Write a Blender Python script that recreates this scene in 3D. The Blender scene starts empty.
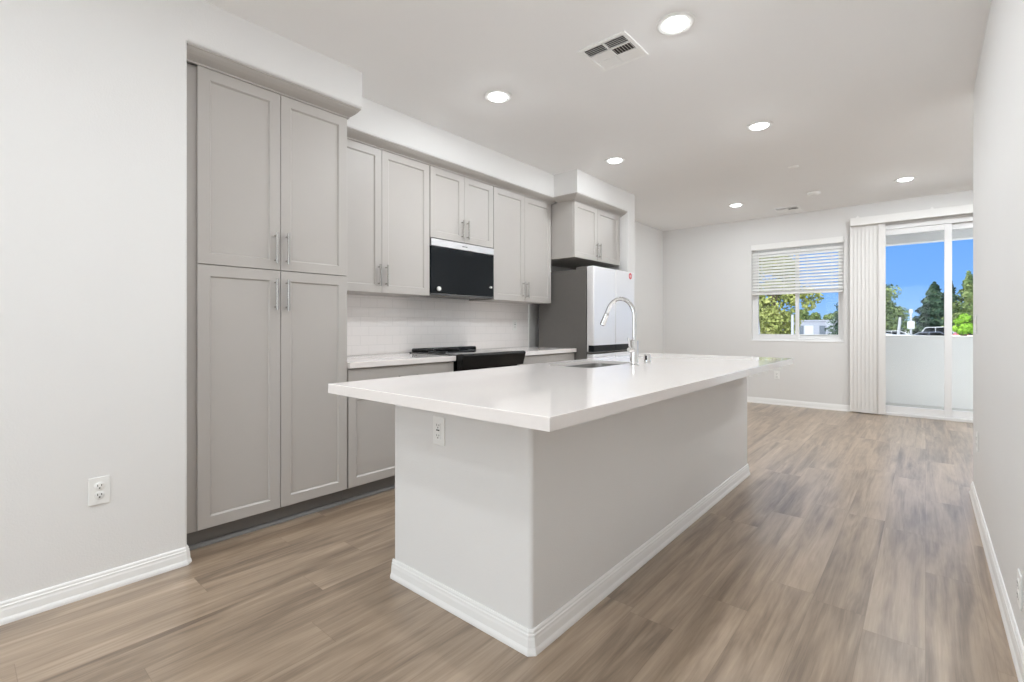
import bpy, bmesh, math, random
from mathutils import Vector, Matrix

random.seed(7)
scene = bpy.context.scene
COL = scene.collection
PI = math.pi

# ------------------------------------------------------------------ camera
CAM_H = 1.1416
cam_data = bpy.data.cameras.new('camera')
cam = bpy.data.objects.new('camera', cam_data)
COL.objects.link(cam)
cam.location = (0, 0, CAM_H)
cam.rotation_euler = (PI / 2, 0, 0.7087)
cam_data.sensor_fit = 'HORIZONTAL'
cam_data.sensor_width = 36.0
cam_data.lens = 36.0 * 482.4 / 1024.0
cam_data.shift_y = -(341.0 - 326.2) / 1024.0
cam_data.clip_start = 0.05
cam_data.clip_end = 600
scene.camera = cam

# ------------------------------------------------------------------ view, world, sun
vs = scene.view_settings
vs.view_transform = 'Standard'
vs.look = 'None'
vs.exposure = 0.0
vs.gamma = 1.0
vs.use_curve_mapping = False
scene.cycles.max_bounces = 12
scene.cycles.diffuse_bounces = 8
scene.cycles.glossy_bounces = 5
scene.cycles.transmission_bounces = 8
scene.cycles.transparent_max_bounces = 16
scene.cycles.sample_clamp_indirect = 4.0
scene.cycles.sample_clamp_direct = 6.0
scene.cycles.caustics_reflective = False
scene.cycles.caustics_refractive = False
scene.cycles.use_denoising = True

LAMP = 318.0          # radiance of the recessed lamps' lenses
SKY = 1.5
SUN = 4.6
HIGH_SKY_FILL = 1.7  # added boost of the sky above the visible band
BACK_SKY_FILL = 3.0  # added brightness of the unseen sky behind, to light the room

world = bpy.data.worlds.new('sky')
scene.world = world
world.use_nodes = True
wt = world.node_tree
wt.nodes.clear()
w_out = wt.nodes.new('ShaderNodeOutputWorld')
w_bg = wt.nodes.new('ShaderNodeBackground')
w_ramp = wt.nodes.new('ShaderNodeValToRGB')
w_sep = wt.nodes.new('ShaderNodeSeparateXYZ')
w_tc = wt.nodes.new('ShaderNodeTexCoord')
wt.links.new(w_tc.outputs['Generated'], w_sep.inputs[0])
wt.links.new(w_sep.outputs['Z'], w_ramp.inputs[0])
wt.links.new(w_bg.outputs[0], w_out.inputs[0])
# added fill: sky brightened and whitened high up and behind, outside the windows' view
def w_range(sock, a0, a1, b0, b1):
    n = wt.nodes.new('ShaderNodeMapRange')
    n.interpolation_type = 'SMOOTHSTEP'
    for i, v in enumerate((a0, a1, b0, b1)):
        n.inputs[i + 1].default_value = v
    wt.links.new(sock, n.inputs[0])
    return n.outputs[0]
w_up = w_range(w_sep.outputs['Z'], 0.19, 0.42, 1.0, HIGH_SKY_FILL)
w_back = w_range(w_sep.outputs['Y'], -0.05, -0.60, 0.0, BACK_SKY_FILL)
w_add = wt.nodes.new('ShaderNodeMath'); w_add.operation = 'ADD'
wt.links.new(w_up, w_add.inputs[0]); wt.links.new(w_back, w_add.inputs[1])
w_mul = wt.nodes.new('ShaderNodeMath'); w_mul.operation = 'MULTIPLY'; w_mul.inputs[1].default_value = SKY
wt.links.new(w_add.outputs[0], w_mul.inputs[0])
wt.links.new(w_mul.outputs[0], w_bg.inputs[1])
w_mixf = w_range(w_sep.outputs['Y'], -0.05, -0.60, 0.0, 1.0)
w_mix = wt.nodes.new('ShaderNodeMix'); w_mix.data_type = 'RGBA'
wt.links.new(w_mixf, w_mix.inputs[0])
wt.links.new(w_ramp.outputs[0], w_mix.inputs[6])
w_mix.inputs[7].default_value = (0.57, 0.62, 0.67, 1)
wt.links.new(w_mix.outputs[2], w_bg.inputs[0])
cr = w_ramp.color_ramp
cr.elements[0].position = 0.0
cr.elements[0].color = (0.27, 0.46, 0.74, 1)
cr.elements[1].position = 0.75
cr.elements[1].color = (0.50, 0.54, 0.60, 1)
for pos_, col_ in ((0.07, (0.15, 0.34, 0.72, 1)), (0.18, (0.105, 0.285, 0.68, 1)), (0.36, (0.46, 0.52, 0.60, 1))):
    e = cr.elements.new(pos_)
    e.color = col_

sun_data = bpy.data.lights.new('sun', 'SUN')
sun_data.energy = SUN
sun_data.angle = 0.009
sun_data.color = (1.0, 0.95, 0.86)
sun = bpy.data.objects.new('sun', sun_data)
COL.objects.link(sun)
sun.location = (0, -10, 20)
sun.rotation_euler = Vector((0.36, -0.30, -0.88)).to_track_quat('-Z', 'Y').to_euler()

# ------------------------------------------------------------------ materials
def srgb(r, g, b):
    def f(c):
        c /= 255.0
        return c / 12.92 if c <= 0.04045 else ((c + 0.055) / 1.055) ** 2.4
    return (f(r), f(g), f(b), 1.0)

def principled(name):
    m = bpy.data.materials.new(name)
    m.use_nodes = True
    nt = m.node_tree
    return m, nt, nt.nodes['Principled BSDF']

def mat(name, color, rough=0.5, metal=0.0, spec=0.5, noise=0.0, scale=40.0, bump=0.0, bscale=200.0,
        emit=None, estr=0.0, coat=0.0):
    m, nt, b = principled(name)
    b.inputs['Base Color'].default_value = color
    b.inputs['Roughness'].default_value = rough
    b.inputs['Metallic'].default_value = metal
    b.inputs['Specular IOR Level'].default_value = spec
    b.inputs['Coat Weight'].default_value = coat
    tc = nt.nodes.new('ShaderNodeTexCoord')
    if noise > 0:
        n = nt.nodes.new('ShaderNodeTexNoise')
        n.inputs['Scale'].default_value = scale
        n.inputs['Detail'].default_value = 4
        nt.links.new(tc.outputs['Object'], n.inputs['Vector'])
        mx = nt.nodes.new('ShaderNodeMix')
        mx.data_type = 'RGBA'
        mx.inputs[6].default_value = tuple(c * (1 - noise) for c in color[:3]) + (1,)
        mx.inputs[7].default_value = tuple(min(1, c * (1 + noise)) for c in color[:3]) + (1,)
        nt.links.new(n.outputs['Fac'], mx.inputs[0])
        nt.links.new(mx.outputs[2], b.inputs['Base Color'])
    if bump > 0:
        n2 = nt.nodes.new('ShaderNodeTexNoise')
        n2.inputs['Scale'].default_value = bscale
        n2.inputs['Detail'].default_value = 3
        nt.links.new(tc.outputs['Object'], n2.inputs['Vector'])
        bp = nt.nodes.new('ShaderNodeBump')
        bp.inputs['Strength'].default_value = bump
        bp.inputs['Distance'].default_value = 0.002
        nt.links.new(n2.outputs['Fac'], bp.inputs['Height'])
        nt.links.new(bp.outputs[0], b.inputs['Normal'])
    if emit:
        b.inputs['Emission Color'].default_value = emit
        b.inputs['Emission Strength'].default_value = estr
    return m

M = {}
M['wall'] = mat('wall_paint', (0.76, 0.754, 0.744, 1), 0.75, spec=0.25, noise=0.012, scale=3, bump=0.3, bscale=160)
M['ceiling'] = mat('ceiling_paint', (0.93, 0.93, 0.93, 1), 0.85, spec=0.2, noise=0.01, scale=3, bump=0.08, bscale=140)
M['trim'] = mat('white_trim', (0.86, 0.86, 0.85, 1), 0.35, spec=0.4, noise=0.01, scale=8)
M['cab'] = mat('grey_cabinet_paint', (0.452, 0.427, 0.402, 1), 0.38, spec=0.45, noise=0.02, scale=5)
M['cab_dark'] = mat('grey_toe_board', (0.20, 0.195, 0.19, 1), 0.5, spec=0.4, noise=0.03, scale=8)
M['gap'] = mat('dark_gap', (0.03, 0.03, 0.03, 1), 0.8, noise=0.1)
M['quartz'] = mat('white_quartz', (0.80, 0.76, 0.735, 1), 0.05, spec=0.5, noise=0.02, scale=60)
M['chrome'] = mat('brushed_nickel', (0.50, 0.485, 0.46, 1), 0.24, metal=1.0, noise=0.02, scale=80)
M['chrome_bright'] = mat('polished_chrome', (0.83, 0.83, 0.83, 1), 0.07, metal=1.0, noise=0.01, scale=80)
M['basin'] = mat('satin_steel_basin', (0.27, 0.262, 0.25, 1), 0.42, metal=1.0, noise=0.03, scale=10)
M['steel'] = mat('stainless_steel', (0.60, 0.60, 0.61, 1), 0.28, metal=1.0, noise=0.03, scale=4)
M['fridge_front'] = mat('fridge_steel', (0.88, 0.87, 0.875, 1), 0.36, metal=0.6, noise=0.02, scale=4)
M['fridge_side'] = mat('dark_grey_fridge_side', (0.125, 0.117, 0.108, 1), 0.55, spec=0.3, noise=0.04, scale=30)
M['black_glass'] = mat('black_glass', (0.008, 0.010, 0.012, 1), 0.08, spec=0.16, noise=0.05)
M['black'] = mat('black_enamel', (0.008, 0.008, 0.008, 1), 0.22, spec=0.25, noise=0.08)
M['cooktop'] = mat('cooktop_glass', (0.012, 0.012, 0.013, 1), 0.05, spec=0.6, noise=0.05)
M['plastic'] = mat('white_plastic', (0.84, 0.84, 0.82, 1), 0.3, spec=0.5, noise=0.01)
M['ceiling_white'] = mat('bright_white_plastic', (0.96, 0.96, 0.95, 1), 0.4, spec=0.4, noise=0.005)
M['slot'] = mat('dark_slot', (0.025, 0.023, 0.022, 1), 0.6, noise=0.1)
M['lens'] = mat('lamp_lens', (0.9, 0.9, 0.9, 1), 0.5, emit=(0.925, 0.968, 1.0, 1), estr=LAMP, noise=0.01)
M['vinyl'] = mat('window_vinyl', (0.83, 0.83, 0.83, 1), 0.35, spec=0.45, noise=0.01)
M['blind'] = mat('white_blind_slat', (0.86, 0.855, 0.84, 1), 0.45, spec=0.35, noise=0.01)
M['vane'] = mat('vertical_vane', (0.78, 0.765, 0.745, 1), 0.55, spec=0.3, noise=0.015)
M['sticker'] = mat('red_sticker', srgb(205, 70, 80), 0.5, noise=0.05)
M['badge'] = mat('grey_badge', (0.10, 0.10, 0.10, 1), 0.4, metal=0.5, noise=0.05)
M['stucco'] = mat('balcony_stucco', (0.86, 0.84, 0.81, 1), 0.9, spec=0.2, noise=0.03, scale=20, bump=0.5, bscale=120)
M['deck'] = mat('balcony_deck', (0.58, 0.56, 0.53, 1), 0.8, noise=0.1, scale=30, bump=0.3)
M['asphalt'] = mat('asphalt', (0.40, 0.40, 0.40, 1), 0.9, noise=0.2, scale=0.6)
M['bark'] = mat('tree_bark', (0.16, 0.12, 0.09, 1), 0.9, noise=0.3, scale=6, bump=0.6, bscale=12)
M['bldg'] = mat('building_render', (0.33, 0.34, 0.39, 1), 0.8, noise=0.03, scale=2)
M['bldg_door'] = mat('building_shutter', (0.12, 0.14, 0.17, 1), 0.6, noise=0.05)
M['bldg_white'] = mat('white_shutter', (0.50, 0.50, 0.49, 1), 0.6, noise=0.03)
M['pole'] = mat('painted_pole', (0.40, 0.40, 0.42, 1), 0.5, noise=0.03)
M['car_white'] = mat('white_car_paint', (0.44, 0.45, 0.47, 1), 0.3, noise=0.01, coat=0.3)
M['car_blue'] = mat('dark_blue_car_paint', (0.03, 0.045, 0.08, 1), 0.25, noise=0.02, coat=0.6)
M['car_red'] = mat('red_car_paint', srgb(200, 60, 45), 0.3, noise=0.02, coat=0.6)
M['car_silver'] = mat('silver_car_paint', (0.55, 0.57, 0.60, 1), 0.25, metal=0.3, noise=0.02, coat=0.6)
M['rubber'] = mat('black_rubber', (0.02, 0.02, 0.02, 1), 0.8, noise=0.1)
M['fence'] = mat('tan_fence_render', (0.70, 0.60, 0.50, 1), 0.85, noise=0.05, scale=3)

def glass_mat(name):
    m = bpy.data.materials.new(name)
    m.use_nodes = True
    nt = m.node_tree
    nt.nodes.clear()
    out = nt.nodes.new('ShaderNodeOutputMaterial')
    tr = nt.nodes.new('ShaderNodeBsdfTransparent')
    tr.inputs[0].default_value = (0.97, 0.98, 0.98, 1)
    gl = nt.nodes.new('ShaderNodeBsdfGlossy')
    gl.inputs['Roughness'].default_value = 0.02
    fr = nt.nodes.new('ShaderNodeFresnel')
    fr.inputs[0].default_value = 1.22
    mx = nt.nodes.new('ShaderNodeMixShader')
    nt.links.new(fr.outputs[0], mx.inputs[0])
    nt.links.new(tr.outputs[0], mx.inputs[1])
    nt.links.new(gl.outputs[0], mx.inputs[2])
    nt.links.new(mx.outputs[0], out.inputs[0])
    return m
M['glass'] = glass_mat('clear_pane')

def leaf_mat(name, c1, c2, c3):
    m, nt, b = principled(name)
    tc = nt.nodes.new('ShaderNodeTexCoord')
    n = nt.nodes.new('ShaderNodeTexNoise')
    n.inputs['Scale'].default_value = 1.1
    n.inputs['Detail'].default_value = 6
    n.inputs['Roughness'].default_value = 0.75
    nt.links.new(tc.outputs['Object'], n.inputs['Vector'])
    r = nt.nodes.new('ShaderNodeValToRGB')
    r.color_ramp.elements[0].position = 0.35
    r.color_ramp.elements[0].color = c1
    r.color_ramp.elements[1].position = 0.68
    r.color_ramp.elements[1].color = c3
    k = r.color_ramp.elements.new(0.5)
    k.color = c2
    nt.links.new(n.outputs['Fac'], r.inputs[0])
    nt.links.new(r.outputs[0], b.inputs['Base Color'])
    b.inputs['Roughness'].default_value = 0.7
    b.inputs['Specular IOR Level'].default_value = 0.2
    return m
M['leaf_olive'] = leaf_mat('olive_leaves', srgb(88, 98, 50), srgb(146, 152, 84), srgb(196, 192, 128))
M['leaf_mid'] = leaf_mat('mid_green_leaves', srgb(58, 78, 46), srgb(104, 122, 72), srgb(154, 160, 104))
M['leaf_dark'] = leaf_mat('dark_green_leaves', srgb(28, 44, 38), srgb(48, 70, 54), srgb(96, 116, 86))
M['leaf_bright'] = leaf_mat('bright_green_leaves', srgb(88, 128, 38), srgb(130, 172, 56), srgb(170, 204, 86))

# floor planks, running along Y
def floor_mat():
    m, nt, b = principled('oak_plank_floor')
    N, L = nt.nodes, nt.links
    tc = N.new('ShaderNodeTexCoord')
    sep = N.new('ShaderNodeSeparateXYZ')
    L.new(tc.outputs['Object'], sep.inputs[0])
    def math_(op, a, b_=None, c=None):
        n = N.new('ShaderNodeMath')
        n.operation = op
        for i, v in enumerate((a, b_, c)):
            if v is None:
                continue
            if isinstance(v, (int, float)):
                n.inputs[i].default_value = v
            else:
                L.new(v, n.inputs[i])
        return n.outputs[0]
    W, LEN = 0.18, 1.22
    xr = math_('DIVIDE', sep.outputs['X'], W)
    row = math_('FLOOR', xr)
    fx = math_('FRACT', xr)
    wn = N.new('ShaderNodeTexWhiteNoise')
    wn.noise_dimensions = '1D'
    L.new(row, wn.inputs['W'])
    yr = math_('ADD', math_('DIVIDE', sep.outputs['Y'], LEN), wn.outputs['Value'])
    colm = math_('FLOOR', yr)
    fy = math_('FRACT', yr)
    wn2 = N.new('ShaderNodeTexWhiteNoise')
    wn2.noise_dimensions = '2D'
    cmb = N.new('ShaderNodeCombineXYZ')
    L.new(row, cmb.inputs[0]); L.new(colm, cmb.inputs[1])
    L.new(cmb.outputs[0], wn2.inputs['Vector'])
    pid = wn2.outputs['Value']
    # grain coordinates
    def grain(sx, sy, detail, dist, rough=0.6):
        c = N.new('ShaderNodeCombineXYZ')
        L.new(math_('MULTIPLY', sep.outputs['X'], sx), c.inputs[0])
        L.new(math_('MULTIPLY', sep.outputs['Y'], sy), c.inputs[1])
        L.new(math_('MULTIPLY', pid, 57.0), c.inputs[2])
        n = N.new('ShaderNodeTexNoise')
        n.inputs['Scale'].default_value = 1.0
        n.inputs['Detail'].default_value = detail
        n.inputs['Roughness'].default_value = rough
        n.inputs['Distortion'].default_value = dist
        L.new(c.outputs[0], n.inputs['Vector'])
        return n.outputs['Fac']
    g1 = grain(13.0, 1.0, 3, 0.9)
    g2 = grain(85.0, 3.2, 5, 0.4, 0.7)
    g3 = grain(6.0, 1.6, 2, 1.6)
    v = math_('ADD', math_('MULTIPLY', g1, 0.55), math_('MULTIPLY', g2, 0.26))
    v = math_('ADD', v, math_('MULTIPLY', g3, 0.15))
    v = math_('ADD', math_('ADD', v, 0.125), math_('MULTIPLY', math_('SUBTRACT', pid, 0.5), 0.10))
    ramp = N.new('ShaderNodeValToRGB')
    L.new(v, ramp.inputs[0])
    el = ramp.color_ramp.elements
    el[0].position = 0.34; el[0].color = srgb(76, 63, 53)
    el[1].position = 0.82; el[1].color = srgb(190, 170, 149)
    k = el.new(0.50); k.color = srgb(122, 105, 89)
    k = el.new(0.62); k.color = srgb(155, 136, 116)
    # joints
    ex = math_('MINIMUM', fx, math_('SUBTRACT', 1.0, fx))
    ey = math_('MINIMUM', fy, math_('SUBTRACT', 1.0, fy))
    jx = math_('LESS_THAN', ex, 0.005)
    jy = math_('LESS_THAN', ey, 0.0009)
    j = math_('MAXIMUM', jx, jy)
    mx = N.new('ShaderNodeMix')
    mx.data_type = 'RGBA'
    L.new(math_('MULTIPLY', j, 0.35), mx.inputs[0])
    L.new(ramp.outputs[0], mx.inputs[6])
    mx.inputs[7].default_value = srgb(92, 72, 55)
    L.new(mx.outputs[2], b.inputs['Base Color'])
    b.inputs['Roughness'].default_value = 0.28
    b.inputs['Specular IOR Level'].default_value = 0.85
    bp = N.new('ShaderNodeBump')
    bp.inputs['Strength'].default_value = 0.12
    bp.inputs['Distance'].default_value = 0.002
    L.new(g2, bp.inputs['Height'])
    L.new(bp.outputs[0], b.inputs['Normal'])
    return m
M['floor'] = floor_mat()

def tile_mat():
    m, nt, b = principled('white_subway_tile')
    N, L = nt.nodes, nt.links
    tc = N.new('ShaderNodeTexCoord')
    sep = N.new('ShaderNodeSeparateXYZ')
    cmb = N.new('ShaderNodeCombineXYZ')
    L.new(tc.outputs['Object'], sep.inputs[0])
    L.new(sep.outputs['Y'], cmb.inputs[0])
    sub = N.new('ShaderNodeMath'); sub.operation = 'SUBTRACT'; sub.inputs[1].default_value = 0.914
    L.new(sep.outputs['Z'], sub.inputs[0])
    L.new(sub.outputs[0], cmb.inputs[1])
    br = N.new('ShaderNodeTexBrick')
    br.inputs['Scale'].default_value = 1.0
    br.inputs['Mortar Size'].default_value = 0.0016
    br.inputs['Mortar Smooth'].default_value = 0.2
    br.inputs['Brick Width'].default_value = 0.152
    br.inputs['Row Height'].default_value = 0.076
    br.inputs['Color1'].default_value = (0.92, 0.89, 0.875, 1)
    br.inputs['Color2'].default_value = (0.91, 0.88, 0.865, 1)
    br.inputs['Mortar'].default_value = (0.80, 0.78, 0.765, 1)
    L.new(cmb.outputs[0], br.inputs['Vector'])
    L.new(br.outputs['Color'], b.inputs['Base Color'])
    b.inputs['Roughness'].default_value = 0.14
    bp = N.new('ShaderNodeBump')
    bp.inputs['Strength'].default_value = 0.4
    bp.inputs['Distance'].default_value = 0.0012
    bp.invert = True
    L.new(br.outputs['Fac'], bp.inputs['Height'])
    L.new(bp.outputs[0], b.inputs['Normal'])
    return m
M['tile'] = tile_mat()

# ------------------------------------------------------------------ mesh helpers
def V(*a):
    return Vector(a)

def box(bm, x0, x1, y0, y1, z0, z1, bev=0.0, seg=2, edges=None):
    vs_ = [bm.verts.new((x, y, z)) for x in (x0, x1) for y in (y0, y1) for z in (z0, z1)]
    idx = [(0, 1, 3, 2), (4, 6, 7, 5), (0, 4, 5, 1), (2, 3, 7, 6), (0, 2, 6, 4), (1, 5, 7, 3)]
    fs = [bm.faces.new([vs_[i] for i in q]) for q in idx]
    if bev > 0:
        es = {ed for f in fs for ed in f.edges}
        if edges:
            es = [ed for ed in es if edges(ed)]
        bmesh.ops.bevel(bm, geom=list(es), offset=bev, segments=seg, profile=0.5, affect='EDGES')
    return vs_

def prism(bm, pts, fn, d0, d1):
    """extrude the 2-D outline pts between depths d0 and d1; fn(p, d) -> 3-D"""
    a = [bm.verts.new(fn(p, d0)) for p in pts]
    b = [bm.verts.new(fn(p, d1)) for p in pts]
    n = len(pts)
    bm.faces.new(a[::-1]); bm.faces.new(b)
    for i in range(n):
        j = (i + 1) % n
        bm.faces.new((a[i], a[j], b[j], b[i]))

def lathe(bm, prof, center=(0, 0, 0), seg=32, axis='Z', caps=True):
    rings = []
    cx, cy, cz = center
    for r, h in prof:
        ring = []
        for k in range(seg):
            t = 2 * PI * k / seg
            a, b_ = r * math.cos(t), r * math.sin(t)
            if axis == 'Z':
                p = (cx + a, cy + b_, cz + h)
            elif axis == 'X':
                p = (cx + h, cy + a, cz + b_)
            else:
                p = (cx + a, cy + h, cz + b_)
            ring.append(bm.verts.new(p))
        rings.append(ring)
    for a, b_ in zip(rings, rings[1:]):
        for k in range(seg):
            j = (k + 1) % seg
            bm.faces.new((a[k], a[j], b_[j], b_[k]))
    if caps:
        bm.faces.new(rings[0][::-1]); bm.faces.new(rings[-1])

def tube(bm, pts, radii, seg=14):
    pts = [Vector(p) for p in pts]
    if not isinstance(radii, (list, tuple)):
        radii = [radii] * len(pts)
    n = len(pts)
    tan = []
    for i in range(n):
        a = pts[max(0, i - 1)]; b_ = pts[min(n - 1, i + 1)]
        tan.append((b_ - a).normalized())
    up = V(0, 0, 1) if abs(tan[0].z) < 0.9 else V(0, 1, 0)
    nrm = tan[0].cross(up).normalized()
    rings = []
    for i in range(n):
        if i:
            nrm = (nrm - tan[i] * nrm.dot(tan[i])).normalized()
        bn = tan[i].cross(nrm)
        rings.append([bm.verts.new(pts[i] + (nrm * math.cos(2 * PI * k / seg) + bn * math.sin(2 * PI * k / seg)) * radii[i])
                      for k in range(seg)])
    for a, b_ in zip(rings, rings[1:]):
        for k in range(seg):
            j = (k + 1) % seg
            bm.faces.new((a[k], a[j], b_[j], b_[k]))
    bm.faces.new(rings[0][::-1]); bm.faces.new(rings[-1])

def sweep(bm, path, prof, closed=False):
    """sweep prof [(outward offset, height)] along the plan path, mitred; outward is to the right of travel"""
    pts = [Vector((p[0], p[1])) for p in path]
    n = len(pts)
    offs = []
    for i in range(n):
        if closed or 0 < i < n - 1:
            d0 = (pts[i] - pts[i - 1]).normalized(); d1 = (pts[(i + 1) % n] - pts[i]).normalized()
        elif i == 0:
            d0 = d1 = (pts[1] - pts[0]).normalized()
        else:
            d0 = d1 = (pts[-1] - pts[-2]).normalized()
        n0 = Vector((d0.y, -d0.x)); n1 = Vector((d1.y, -d1.x))
        mvec = (n0 + n1)
        mvec = mvec / max(1e-6, (1 + n0.dot(n1)))
        offs.append(mvec)
    rings = [[bm.verts.new((pts[i].x + offs[i].x * d, pts[i].y + offs[i].y * d, h)) for d, h in prof] for i in range(n)]
    m_ = len(prof)
    for i in range(n if closed else n - 1):
        a, b_ = rings[i], rings[(i + 1) % n]
        for k in range(m_):
            j = (k + 1) % m_
            bm.faces.new((a[k], a[j], b_[j], b_[k]))
    if not closed:
        bm.faces.new(rings[0][::-1]); bm.faces.new(rings[-1])

def build(name, bm, m, parent=None, smooth=False, auto=True, flat_over=0.15):
    bmesh.ops.recalc_face_normals(bm, faces=bm.faces[:])
    me = bpy.data.meshes.new(name)
    bm.to_mesh(me)
    bm.free()
    me.materials.append(M[m] if isinstance(m, str) else m)
    if smooth:
        for p in me.polygons:
            p.use_smooth = p.area < flat_over
    o = bpy.data.objects.new(name, me)
    COL.objects.link(o)
    if smooth and auto:
        md = o.modifiers.new('edge_split', 'EDGE_SPLIT')
        md.split_angle = math.radians(40)
    if parent is not None:
        o.parent = parent
    return o

def tag(o, label=None, cat=None, group=None, kind=None):
    if label: o['label'] = label
    if cat: o['category'] = cat
    if group: o['group'] = group
    if kind: o['kind'] = kind
    return o

def thing(name, label, cat, loc=(0, 0, 0), rz=0.0, group=None):
    o = bpy.data.objects.new(name, None)
    o.empty_display_size = 0.05
    COL.objects.link(o)
    o.location = loc
    o.rotation_euler = (0, 0, rz)
    return tag(o, label, cat, group)

def struct(name, bm, m, label=None, smooth=False):
    o = build(name, bm, m, None, smooth)
    return tag(o, label, None, None, 'structure')

def dup(root, loc, rz=None, label=None, group=None):
    r = root.copy(); COL.objects.link(r)
    r.location = loc
    if rz is not None: r.rotation_euler = (0, 0, rz)
    if label: r['label'] = label
    if group: r['group'] = group
    for ch in list(root.children):
        c = ch.copy(); COL.objects.link(c); c.parent = r
        for g in list(ch.children):
            d = g.copy(); COL.objects.link(d); d.parent = c
    return r

def NB():
    return bmesh.new()

def simple_box(name, dims, m, parent=None, bev=0.0, seg=2):
    bm = NB(); box(bm, *dims, bev=bev, seg=seg)
    return build(name, bm, m, parent)

# ------------------------------------------------------------------ room shell
H = 2.743
XL = -2.696      # face of the near left wall, the soffits over the pantry and the refrigerator, and the stub wall
XB = -3.42       # face of the wall behind the kitchen cabinets
XF = -3.36       # left wall of the far living area
XR = 0.246       # face of the near right wall
YF = 7.833       # face of the far wall
YK = -3.2        # wall behind the photographer

bm = NB(); box(bm, -3.7, 2.0, -3.4, 8.0, -0.12, 0.0); struct('floor', bm, 'floor')
bm = NB(); box(bm, -3.7, 2.0, -3.4, 8.0, H, H + 0.25); struct('ceiling', bm, 'ceiling')

def round_pts(pts, idx, r, seg=6):
    """round corner idx of the outline"""
    n = len(pts)
    p = Vector(pts[idx]); a = (Vector(pts[idx - 1]) - p).normalized(); b_ = (Vector(pts[(idx + 1) % n]) - p).normalized()
    c = p + (a + b_) * r
    out = []
    for k in range(seg + 1):
        t = k / seg * PI / 2
        out.append(tuple(c - b_ * r * math.cos(t) - a * r * math.sin(t)))
    return pts[:idx] + out + pts[idx + 1:]

XY = lambda p, d: (p[0], p[1], d)
XZ = lambda p, d: (p[0], d, p[1])

# near left wall, its outer corner rounded
pts = [(-3.6, YK), (XL, YK), (XL, 0.746), (-3.6, 0.746)]
bm = NB(); prism(bm, round_pts(pts, 2, 0.014), XY, 0, 2.514); prism(bm, pts, XY, 2.514, H); struct('wall_left', bm, 'wall', smooth=True)
# wall behind the cabinets
bm = NB(); box(bm, -3.6, XB, 0.746, 5.30, 0, H); struct('wall_kitchen', bm, 'wall')
# stub wall beyond the refrigerator
pts = [(-3.6, 5.275), (XL, 5.275), (XL, 5.457), (-3.6, 5.457)]
bm = NB()
prism(bm, round_pts(round_pts(pts, 2, 0.012), 1, 0.012), XY, 0, 2.510)
prism(bm, round_pts(pts, 2, 0.012), XY, 2.510, H); struct('wall_stub', bm, 'wall', smooth=True)
# living area, left
bm = NB(); box(bm, -3.6, XF, 5.457, 7.99, 0, H); struct('wall_left_far', bm, 'wall')
# soffits over the cabinets, lower front edge rounded
def soffit(name, x1, y0, y1, z0):
    pts = [(-3.42, z0), (x1, z0), (x1, H), (-3.42, H)]
    b_ = NB(); prism(b_, round_pts(pts, 1, 0.016), XZ, y0, y1)
    return struct(name, b_, 'wall', smooth=True)
soffit('wall_soffit_pantry', XL, 0.746, 1.694, 2.514)
soffit('wall_soffit_kitchen', -2.986, 1.694, 4.165, 2.502)
soffit('wall_soffit_refrigerator', XL, 4.165, 5.275, 2.510)
# right wall (a thick block up to its rounded end) and the hidden side of the living area
pts = [(XR, YK), (1.72, YK), (1.72, 4.55), (XR, 4.55)]
bm = NB(); prism(bm, round_pts(pts, 3, 0.014), XY, 0, H); struct('wall_right', bm, 'wall', smooth=True)
bm = NB(); box(bm, 1.72, 1.9, 4.3, 7.99, 0, H); struct('wall_right_far', bm, 'wall')
BX0, BX1, BZ1 = -2.60, 0.15, 2.42      # wide glazed opening added unseen behind the photographer, for fill light
bm = NB()
box(bm, -3.6, BX0, YK - 0.15, YK, 0, H); box(bm, BX1, 1.9, YK - 0.15, YK, 0, H); box(bm, BX0, BX1, YK - 0.15, YK, BZ1, H)
struct('wall_back', bm, 'wall')
# far wall with a window opening and a door opening
WX0, WX1, WZ0, WZ1 = -1.982, -0.838, 0.932, 2.345
DX0, DX1, DZ1 = -0.70, 1.13, 2.44
bm = NB()
T = 0.15
box(bm, XF, WX0, YF, YF + T, 0, H)
box(bm, WX0, WX1, YF, YF + T, 0, WZ0)
box(bm, WX0, WX1, YF, YF + T, WZ1, H)
box(bm, WX1, DX0, YF, YF + T, 0, H)
box(bm, DX0, DX1, YF, YF + T, DZ1, H)
box(bm, DX1, 1.8, YF, YF + T, 0, H)
struct('wall_far', bm, 'wall')

# subway tile behind the counter
bm = NB(); box(bm, XB, XB + 0.009, 1.652, 4.262, 0.912, 1.40); struct('wall_tile', bm, 'tile')
bm = NB(); box(bm, XB, XB + 0.012, 4.262, 4.274, 0.912, 1.40); struct('trim_1', bm, 'trim')

# baseboards
BASE = [(0.0, 0.0), (0.0195, 0.0), (0.0195, 0.009), (0.0175, 0.016), (0.0140, 0.024), (0.0125, 0.050), (0.0105, 0.058), (0.0105, 0.066), (0.0075, 0.070),
        (0.0075, 0.077), (0.0045, 0.083), (0.0, 0.083)]
def baseboard(name, path):
    b_ = NB(); sweep(b_, path, BASE)
    return struct(name, b_, 'trim')
baseboard('baseboard_left', [(XL, YK), (XL, 0.734), (XL - 0.012, 0.746), (-2.848, 0.746)])
baseboard('baseboard_right', [(1.60, 4.55), (XR + 0.012, 4.55), (XR, 4.538), (XR, YK)])
baseboard('baseboard_far', [(XF, 5.46), (XF, YF), (DX0 - 0.05, YF)])
baseboard('baseboard_stub', [(XL, 5.29), (XL, 5.445), (XL - 0.012, 5.457), (XF, 5.457)])

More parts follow.
